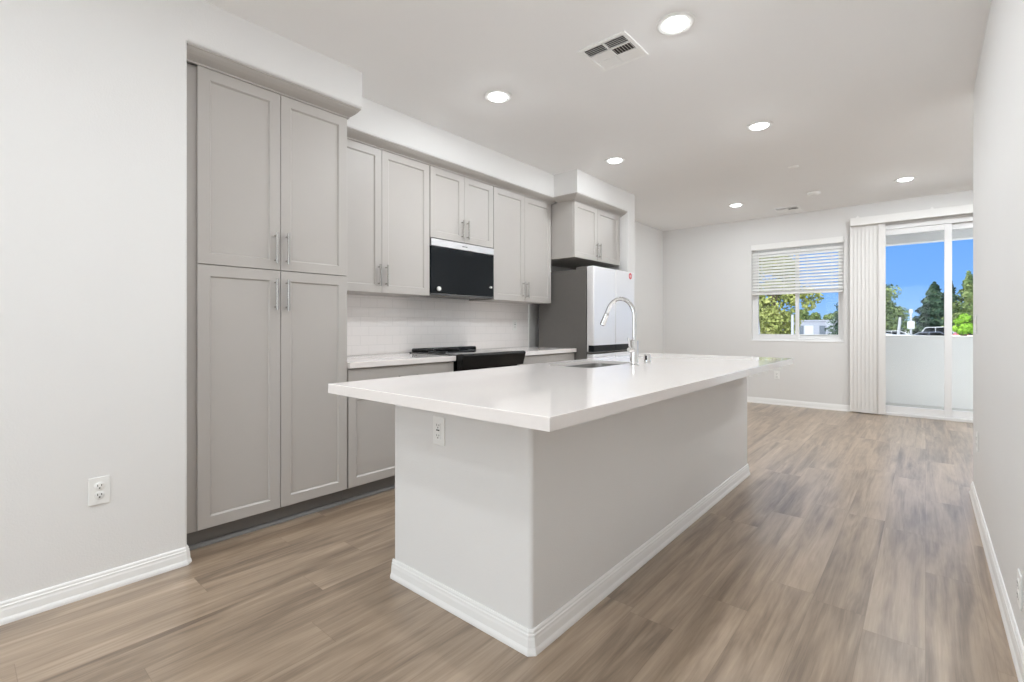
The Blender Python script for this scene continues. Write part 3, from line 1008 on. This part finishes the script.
tube(bm, [(0, -0.054, 0.102), (-0.002, -0.059, 0.125), (-0.006, -0.064, 0.168)], [0.0055, 0.005, 0.0042], 12)
build('lever', bm, 'chrome_bright', lv, smooth=True)

# air gap cap
bm = NB()
lathe(bm, [(0.024, 0.0), (0.024, 0.004), (0.021, 0.007), (0.0205, 0.048), (0.0185, 0.054), (0.012, 0.057)], (0, 0, 0), 28)
ag = build('air_gap', bm, 'chrome_bright', smooth=True)
ag.location = (-1.350, 2.905, CZ1)
tag(ag, 'small chrome air gap cap standing behind the faucet on the island slab', 'air gap')
bm = NB(); box(bm, -0.0065, 0.0065, -0.0215, -0.0195, 0.020, 0.046); o = build('air_slot', bm, 'slot', ag)

# ------------------------------------------------------------------ outlets and switches (faces +X locally)
def duplex_parts(root):
    b_ = NB(); box(b_, 0.0, 0.0055, -0.036, 0.036, -0.059, 0.059, 0.003, 3); build('plate', b_, 'plastic', root)
    for s in (1, -1):
        b_ = NB()
        lathe(b_, [(0.0172, 0.004), (0.0172, 0.0075), (0.0160, 0.0082)], (0, 0, s * 0.0195), 28, 'X')
        rc = build('receptacle', b_, 'plastic', root, smooth=True)
        b_ = NB()
        z = s * 0.0195
        box(b_, 0.0080, 0.0086, -0.0078, -0.0052, z - 0.001, z + 0.0085)
        box(b_, 0.0080, 0.0086, 0.0052, 0.0078, z, z + 0.0078)
        lathe(b_, [(0.0032, 0.0080), (0.0032, 0.0086)], (0, 0, z - 0.0075), 14, 'X')
        build('slots', b_, 'slot', rc)
    b_ = NB(); lathe(b_, [(0.003, 0.005), (0.003, 0.0064)], (0, 0, 0), 12, 'X'); build('screw', b_, 'plastic', root)

def gfci_parts(root):
    b_ = NB(); box(b_, 0.0, 0.0055, -0.036, 0.036, -0.059, 0.059, 0.003, 3); build('plate', b_, 'plastic', root)
    b_ = NB(); box(b_, 0.005, 0.0080, -0.0165, 0.0165, -0.0335, 0.0335, 0.0012); rc = build('receptacle', b_, 'plastic', root)
    for s in (1, -1):
        b_ = NB()
        z = s * 0.021
        box(b_, 0.0078, 0.0084, -0.0078, -0.0052, z - 0.001, z + 0.0075)
        box(b_, 0.0078, 0.0084, 0.0052, 0.0078, z, z + 0.0070)
        lathe(b_, [(0.0030, 0.0078), (0.0030, 0.0084)], (0, 0, z - 0.0070), 14, 'X')
        build('slots', b_, 'slot', rc)
    b_ = NB(); box(b_, 0.0078, 0.0092, -0.010, 0.010, 0.001, 0.006, 0.0004); build('button', b_, 'slot', rc)
    b_ = NB(); box(b_, 0.0078, 0.0092, -0.010, 0.010, -0.006, -0.001, 0.0004); build('button', b_, 'plastic', rc)

def rocker_parts(root):
    b_ = NB(); box(b_, 0.0, 0.0055, -0.036, 0.036, -0.059, 0.059, 0.003, 3); build('plate', b_, 'plastic', root)
    b_ = NB()
    prism(b_, [(0.005, -0.033), (0.0115, -0.033), (0.0075, 0.0), (0.0085, 0.033), (0.005, 0.033)], lambda p, d: (p[0], d, p[1]), -0.0165, 0.0165)
    build('rocker', b_, 'plastic', root)

ol = thing('wall_outlet', 'white duplex outlet low on the near left wall', 'outlet', (XL, 0.4195, 0.436))
duplex_parts(ol)
dup(ol, (-1.640, YF, 0.432), -PI / 2, 'white duplex outlet low on the far wall beneath the window')
dup(ol, (XR, 4.13, 0.430), PI, 'white duplex outlet low on the right wall near its far end')
dup(ol, (XR, 2.372, 0.245), PI, 'white duplex outlet just above the right wall baseboard nearest the viewer')
gf = thing('wall_outlet', 'white outlet with test buttons on the near end of the island', 'outlet', (-1.5265, IY0, 0.7095), -PI / 2)
gfci_parts(gf)
dup(gf, (XB + 0.009, 1.700, 1.165), 0, 'white outlet on the tiled backsplash beside the pantry cabinet')
dup(gf, (XB + 0.009, 4.020, 1.155), 0, 'white outlet on the tiled backsplash between the stove and the refrigerator')
sw = thing('light_switch', 'white rocker switch plate on the right wall near its far end', 'light switch', (XR, 4.26, 1.152), PI)
rocker_parts(sw)

# ------------------------------------------------------------------ recessed ceiling lights
cl = thing('ceiling_light', 'round recessed ceiling light right beside the large ceiling vent', 'ceiling light', (-1.005, 2.500, H), 0, 'recessed ceiling lights')
bm = NB()
lathe(bm, [(0.098, 0.0), (0.097, -0.005), (0.090, -0.008), (0.083, -0.008), (0.066, -0.004), (0.0645, -0.0015)], (0, 0, 0), 48, caps=False)
build('trim_ring', bm, 'plastic', cl, smooth=True)
bm = NB()
lathe(bm, [(0.0640, -0.0012), (0.0635, -0.0080), (0.058, -0.0130), (0.046, -0.0170), (0.024, -0.0190)], (0, 0, 0), 40)
build('lens', bm, 'lens', cl, smooth=True)
for x, y, lab in ((-2.262, 2.487, 'round recessed ceiling light in front of the soffit over the microwave'),
                  (-2.275, 4.180, 'round recessed ceiling light in front of the soffit over the refrigerator'),
                  (-1.008, 4.212, 'round recessed ceiling light above the far end of the island'),
                  (-1.900, 6.760, 'round recessed ceiling light in the far room toward the window'),
                  (-0.166, 6.770, 'round recessed ceiling light in the far room toward the sliding door')):
    dup(cl, (x, y, H), 0, lab)
for x, y in ((-1.005, 0.79), (-1.10, -0.35), (-1.5, -1.2), (-1.5, -2.5)):  # added lamps out of view, fill for the island's near end and ceiling
    dup(cl, (x, y, H), 0, 'added unseen fill light on the ceiling over the near end of the room')
for x, y in ((0.75, 5.10), (0.75, 5.95), (0.75, 6.80)):  # added lamps hidden by the right wall, fill for far floor and ceiling
    dup(cl, (x, y, H), 0, 'added unseen fill light on the ceiling in the far room behind the right wall')

# ceiling vents
def make_vent(label, loc, s=1.0):
    r = thing('ceiling_vent', label, 'ceiling vent', loc)
    b_ = NB()
    h = 0.150 * s
    w = 0.024
    for (x0, x1, y0, y1) in ((-h, h, -h, -h + w), (-h, h, h - w, h), (-h, -h + w, -h + w, h - w), (h - w, h, -h + w, h - w)):
        box(b_, x0, x1, y0, y1, -0.009, 0.0, 0.003)
    i = h - w
    rows = (-i, -i / 3, i / 3, i)
    box(b_, -0.006, 0.006, -i, i, -0.007, 0.0)
    for y in rows[1:3]:
        box(b_, -i, i, y - 0.005, y + 0.005, -0.007, 0.0)
    build('frame', b_, 'ceiling_white', r)
    b_ = NB(); box(b_, -i, i, -i, i, -0.0012, -0.0002); build('duct_opening', b_, 'slot', r)
    for (q0, q1, ya, yb, mode) in ((-i, -0.006, rows[0], rows[1] - 0.005, 'a'), (0.006, i, rows[0], rows[1] - 0.005, 'a'),
                                   (-i, -0.006, rows[1] + 0.005, rows[2] - 0.005, 'l'), (0.006, i, rows[1] + 0.005, rows[2] - 0.005, 'r'),
                                   (-i, -0.006, rows[2] + 0.005, rows[3], 'b'), (0.006, i, rows[2] + 0.005, rows[3], 'b')):
        b_ = NB()
        if mode in 'ab':
            n = 5
            for k in range(n):
                y = ya + (yb - ya) * (k + 0.5) / n
                dlt = -0.0072 if mode == 'b' else 0.0010
                pts = [(y - dlt, -0.0065), (y - dlt + 0.0012, -0.0065), (y + dlt + 0.0012, -0.0012), (y + dlt, -0.0012)]
                prism(b_, pts, lambda p, d: (d, p[0], p[1]), q0, q1)
        else:
            n = 7
            for k in range(n):
                x = q0 + (q1 - q0) * (k + 0.5) / n
                dlt = -0.0085 if mode == 'l' else 0.003
                pts = [(x + dlt, -0.0065), (x + dlt + 0.0012, -0.0065), (x - dlt + 0.0012, -0.0012), (x - dlt, -0.0012)]
                prism(b_, pts, lambda p, d: (p[0], d, p[1]), ya, yb)
        build('louver', b_, 'ceiling_white', r)
    return r
v1 = make_vent('large square white ceiling vent above the island', (-1.385, 2.525, H))
v2 = dup(v1, (-1.43, 7.46, H), 0, 'square white ceiling vent close to the far wall above the window')

# smoke detector and cover plate
bm = NB()
lathe(bm, [(0.070, 0.0), (0.070, -0.012), (0.066, -0.022), (0.050, -0.030), (0.020, -0.032)], (0, 0, 0), 36)
sd = build('smoke_detector', bm, 'ceiling_white', smooth=True)
sd.location = (-1.018, 6.74, H)
tag(sd, 'round white smoke detector on the ceiling of the far room', 'smoke detector')
bm = NB(); lathe(bm, [(0.030, -0.0295), (0.030, -0.0335), (0.024, -0.0345)], (0, 0, 0), 24); build('cap', bm, 'plastic', sd)
bm = NB()
lathe(bm, [(0.046, 0.0), (0.046, -0.003), (0.040, -0.007), (0.015, -0.009)], (0, 0, 0), 32)
cpv = build('sprinkler_cover', bm, 'ceiling_white', smooth=True)
cpv.location = (-1.007, 5.515, H)
tag(cpv, 'small round white cover plate on the ceiling beyond the island', 'sprinkler cover')

# ------------------------------------------------------------------ outside
GZ = -0.75
bm = NB(); box(bm, -160, 120, 10.2, 320, GZ - 0.3, GZ); box(bm, -60, 60, -80, -3.6, GZ - 0.3, GZ); struct('ground_outside', bm, 'asphalt')

def leaf_cloud(b_, blobs, n, size, seed, flat=0.0):
    rnd = random.Random(seed)
    wts = [bl_[3] ** 2 for bl_ in blobs]
    for _ in range(n):
        (x, y, z, r, rz_) = rnd.choices(blobs, wts)[0]
        d = Vector((rnd.gauss(0, 1), rnd.gauss(0, 1), rnd.gauss(0, 1))).normalized()
        q = rnd.random() ** 0.35
        p = Vector((x + d.x * r * q, y + d.y * r * q, z + d.z * rz_ * q))
        nrm = (d + Vector((rnd.gauss(0, .5), rnd.gauss(0, .5), rnd.gauss(0, .5) + 0.3))).normalized()
        t = nrm.cross(Vector((rnd.gauss(0, 1), rnd.gauss(0, 1), rnd.gauss(0, 1)))).normalized()
        u = nrm.cross(t)
        s = size * rnd.uniform(0.6, 1.4)
        pts = [p + t * s, p + u * s * 0.55, p - t * s, p - u * s * 0.55]
        b_.faces.new([b_.verts.new(v) for v in pts])

def cone_cloud(b_, h, w, z0, n, size, seed):
    """a conifer's crown: whorls of drooping boughs tapering to a point"""
    rnd = random.Random(seed)
    lob = [(rnd.uniform(0, 2 * PI), rnd.uniform(0.12, 0.3), rnd.randint(2, 4), rnd.uniform(0.4, 1.1)) for _ in range(4)]
    for _ in range(n):
        t = 1 - rnd.random() ** 0.55
        z = z0 + (h - z0) * t
        a_ = rnd.uniform(0, 2 * PI)
        env = w * (1 - t) ** 0.85 + 0.05
        whorl = 0.58 + 0.42 * abs(math.sin(z * 3.1 + a_ * 0.5))
        lobe = 1 + sum(q[1] * math.sin(q[2] * a_ + q[0] + z * q[3]) for q in lob) * 0.7
        rr = env * whorl * lobe * (0.35 + 0.65 * rnd.random() ** 0.5)
        p = Vector((rr * math.cos(a_), rr * math.sin(a_), z - 0.18 * rr + rnd.uniform(-.06, .06)))
        out = Vector((math.cos(a_), math.sin(a_), 0.5)).normalized()
        nrm = (out + Vector((rnd.gauss(0, .5), rnd.gauss(0, .5), rnd.gauss(0, .5) + 0.3))).normalized()
        tt = nrm.cross(Vector((rnd.gauss(0, 1), rnd.gauss(0, 1), rnd.gauss(0, 1)))).normalized()
        u = nrm.cross(tt)
        s = size * rnd.uniform(0.6, 1.4)
        b_.faces.new([b_.verts.new(v) for v in (p + tt * s, p + u * s * 0.5, p - tt * s, p - u * s * 0.5)])

def tree(name, label, loc, blobs, n, size, leaf, trunk_h, trunk_r, seed, cat='tree', group=None, limbs=()):
    r = thing(name, label, cat, loc, 0, group)
    b_ = NB()
    rnd = random.Random(seed)
    tube(b_, [(0, 0, 0), (trunk_r * 0.4, 0, trunk_h * 0.4), (0, trunk_r * .3, trunk_h * 0.75), (0, 0, trunk_h)],
         [trunk_r * 1.25, trunk_r, trunk_r * 0.75, trunk_r * 0.4], 10)
    for bl_ in (blobs[:6] if isinstance(blobs, list) else ()):
        tube(b_, [(0, 0, trunk_h * 0.45), (bl_[0] * .5, bl_[1] * .5, (trunk_h * .5 + bl_[2]) / 2 + .2), (bl_[0] * .9, bl_[1] * .9, bl_[2])],
             [trunk_r * .5, trunk_r * .35, trunk_r * .15], 7)
    build('trunk', b_, 'bark', r, smooth=True)
    b_ = NB()
    if isinstance(blobs, tuple):
        cone_cloud(b_, *blobs, n, size, seed)
    else:
        leaf_cloud(b_, blobs, n, size, seed)
    f = build('foliage', b_, leaf, r)
    f['kind'] = 'stuff'
    return r

def round_blobs(h, w, seed, n=12, z0=1.2):
    rnd = random.Random(seed)
    out = []
    for k in range(n):
        a_ = rnd.uniform(0, 2 * PI)
        t = rnd.random()
        z = z0 + (h - z0) * (0.12 + 0.76 * t)
        env = math.sin(PI * (0.15 + 0.75 * t)) ** 0.7
        d = w * env * rnd.uniform(0.2, 0.75)
        q = w * rnd.uniform(0.30, 0.48)
        out.append((d * math.cos(a_), d * math.sin(a_), z, q, q * rnd.uniform(0.7, 1.0)))
    return out

# big tree behind the window's left pane, its boughs reaching past the middle post
bl_ = round_blobs(8.6, 2.4, 3, 22, 0.6) + [(-1.6, 0, 2.6, 1.3, 1.2), (1.3, 0, 2.6, 1.0, 1.0), (-0.4, -.6, 3.4, 1.4, 1.2), (-1.5, -.2, 0.5, 1.0, .8), (0.1, -.7, 0.6, 1.2, .9), (1.2, -.3, 0.4, 0.9, .8)] + [(2.6, 0, 3.6, 0.55, 0.45), (3.1, 0.3, 4.2, 0.5, 0.5), (2.4, -.3, 4.6, 0.8, .6), (-1.2, 0.4, 1.0, 1.2, 1.0), (0.8, 0, 1.1, 1.1, 1.0), (0, -.5, 2.2, 1.5, 1.2)]
tree('olive_tree', 'large olive green tree filling the left pane of the far window', (-9.75, 45, GZ), bl_, 11000, 0.15, 'leaf_olive', 5.5, 0.22, 5)
# trees right of the pane and behind the low building
tree('pine_tree', 'dark tree at the right edge of the far window view', (-8.45, 81, GZ), (7.0, 2.3, 0.8), 4000, 0.18, 'leaf_dark', 6.2, 0.2, 12)
tl = tree('roadside_tree', 'small tree behind the long white building seen through the far window', (-19.2, 112, GZ), round_blobs(5.4, 2.4, 21, 9, 0.6), 2200, 0.24, 'leaf_mid', 3.0, 0.15, 21, group='distant trees behind the white building')
for k, (x, y, sc) in enumerate(((-18.6, 122, 0.92), (-14.4, 112, 0.80), (-12.3, 122, 0.80), (-9.4, 114, 0.80), (-23.6, 121, 0.9), (-15.6, 131, 1.0))):
    d_ = dup(tl, (x, y, GZ), k * 1.1)
    d_.scale = (sc * 1.1, sc * 1.1, sc)
# trees seen through the sliding door
tree('leafy_tree', 'mid green broad tree at the left of the sliding door view', (-4.35, 70, GZ), round_blobs(6.6, 2.9, 31, 18, 0.8) + [(0.6, 0, 4.2, 1.3, 1.1), (2.2, 0, 3.4, 0.9, .8), (2.8, 0, 2.0, 0.9, .9), (1.6, 0, 3.2, 1.3, 1.1), (2.0, 0, 2.0, 1.2, 1.0), (0.3, 0, 2.0, 1.6, 1.2), (1.6, 0, 1.0, 1.2, .9)], 8000, 0.17, 'leaf_mid', 4.4, 0.2, 31)
tree('pine_tree', 'tall dark pine beside the middle stile of the sliding door', (0.75, 75, GZ), (7.2, 3.0, 0.5), 9000, 0.17, 'leaf_dark', 6.6, 0.2, 41)
tree('pine_tree', 'dark pine behind the middle stile of the sliding door', (2.35, 81, GZ), (7.7, 2.0, 0.5), 5000, 0.17, 'leaf_dark', 6.6, 0.18, 44)
tree('pine_tree', 'tall green pine seen through the right pane of the sliding door', (3.10, 62.5, GZ), (7.1, 1.9, 0.5), 7000, 0.14, 'leaf_mid', 6.3, 0.18, 52)
tree('green_bush', 'bright green bush in front of the pine in the right door pane', (2.05, 45, GZ), round_blobs(2.75, 0.75, 61, 12, 0.5), 4200, 0.08, 'leaf_bright', 1.6, 0.08, 61, cat='bush')

# long low building with garage shutters
org = (-12.7, 92, GZ)
bd = thing('low_building', 'long low white building with shutters seen through the far window', 'building', org)
bm = NB(); box(bm, -9.0, 3.4, -3, 3, 0, 2.65); build('walls', bm, 'bldg', bd)
bm = NB(); box(bm, -9.15, 3.55, -3.15, 3.15, 2.65, 2.88, 0.02); build('roof', bm, 'bldg', bd)
for x0, x1, m_ in ((-2.75, -2.15, 'bldg_door'), (-2.0, -0.75, 'bldg_white'), (0.05, 0.85, 'bldg_door'), (2.05, 3.05, 'bldg_door'), (-5.0, -4.0, 'bldg_door'), (-7.2, -6.2, 'bldg_door')):
    bm = NB(); box(bm, x0, x1, -3.06, -2.98, 0.02, 1.98, 0.01)
    build('shutter', bm, m_, bd)
# window view poles
def pole(label, loc, h, r, lean=(0, 0), arm=None):
    b_ = NB()
    tube(b_, [(0, 0, 0), (lean[0] * .5, lean[1] * .5, h / 2), (lean[0], lean[1], h)], [r, r * 0.95, r * 0.85], 10)
    lathe(b_, [(r * 2.0, 0), (r * 2.0, 0.08), (r * 1.1, 0.12)], (0, 0, 0), 12)
    o_ = build('utility_pole', b_, 'pole', None, smooth=True)
    o_.location = loc
    return tag(o_, label, 'pole')
pole('leaning white pole in front of the olive green tree', (-9.75, 41, GZ), 2.95, 0.11, (-0.22, 0))
pole('upright white pole beside the middle post of the far window', (-7.55, 41, GZ), 2.75, 0.10)
pole('leaning white post among the parked cars left of the sign', (-2.15, 62, GZ), 2.8, 0.13, (0.22, 0))
org = (-1.06, 60, GZ)
sg = thing('signpost', 'white post with a square box sign above the parked cars', 'sign', org)
bm = NB(); tube(bm, [(0, 0, 0), (0, 0, 3.55)], 0.09, 12); build('post', bm, 'pole', sg, smooth=True)
bm = NB(); box(bm, -0.28, 0.28, -0.12, 0.12, 1.62, 2.38, 0.04); build('sign_box', bm, 'bldg_white', sg)
bm = NB(); box(bm, -0.16, 0.16, -0.10, 0.10, 3.1, 3.5, 0.03); build('lamp_head', bm, 'pole', sg)

# parked cars
def make_car(label, loc, rz, paint, tall=0.0):
    r = thing('parked_car', label, 'car', loc, rz)
    h = 1.0 + tall
    side = [(-2.15, 0.35), (-2.18, 0.62), (-2.05, 0.84), (-1.2, 0.94), (-0.62, 1.36 + tall), (0.75, 1.42 + tall), (1.45, 1.02 + tall * .7), (2.05, 0.92 + tall * .4), (2.16, 0.66), (2.12, 0.33),
            (1.75, 0.28), (1.62, 0.48), (1.35, 0.58), (1.08, 0.48), (0.95, 0.28), (-0.95, 0.28), (-1.08, 0.48), (-1.35, 0.58), (-1.62, 0.48), (-1.75, 0.28)]
    b_ = NB(); prism(b_, side, XZ, -0.86, 0.86)
    for v in b_.verts:
        if v.co.z > 0.98: v.co.y *= 0.82
    bmesh.ops.bevel(b_, geom=[ed for ed in b_.edges if abs(ed.verts[0].co.y - ed.verts[1].co.y) < 1e-3 and abs(ed.verts[0].co.y) > .5], offset=0.05, segments=2, profile=0.5, affect='EDGES')
    build('car_body', b_, paint, r, smooth=True)
    b_ = NB()
    t = tall
    for s in (-1, 1):
        q = [(-1.02, 0.97 + t * .1), (-0.58, 1.31 + t), (0.02, 1.33 + t), (0.02, 0.99)]
        q2 = [(0.09, 0.99), (0.09, 1.33 + t), (0.70, 1.35 + t), (1.25, 1.03 + t * .5)]
        for qq in (q, q2):
            prism(b_, qq, XZ, s * 0.70, s * 0.79 if t < .1 else s * 0.79)
    build('side_window', b_, 'black_glass', r)
    for x in (-1.35, 1.35):
        for s in (-1, 1):
            b_ = NB()
            lathe(b_, [(0.10, -0.10), (0.29, -0.10), (0.31, -0.06), (0.31, 0.06), (0.29, 0.10), (0.10, 0.10)], (x, s * 0.78, 0.31), 20, 'Y')
            build('wheel', b_, 'rubber', r, smooth=True)
    return r
make_car('dark blue parked car below the white roofed vehicle', (0.15, 55, GZ + 0.02), 0.05, 'car_blue')
make_car('tall white vehicle behind the dark blue parked car', (0.62, 58, GZ + 0.02), 0.0, 'car_white', 0.42)
make_car('white parked car at the left edge of the sliding door view', (-4.3, 58, GZ + 0.02), 0.05, 'car_white')
make_car('white parked car nearest the signpost', (-2.9, 66.5, GZ + 0.02), 0.1, 'car_white')
make_car('red parked car in front of the pine in the right door pane', (2.75, 53, GZ + 0.02), 0.1, 'car_red', 0.28)
bm = NB(); box(bm, -1.5, 5.0, -0.1, 0.1, 0, 1.22, 0.02)
o = build('boundary_wall', bm, 'fence'); o.location = (3.0, 50, GZ)
tag(o, 'low tan boundary wall beyond the balcony in the right door pane', 'wall', None, 'structure')
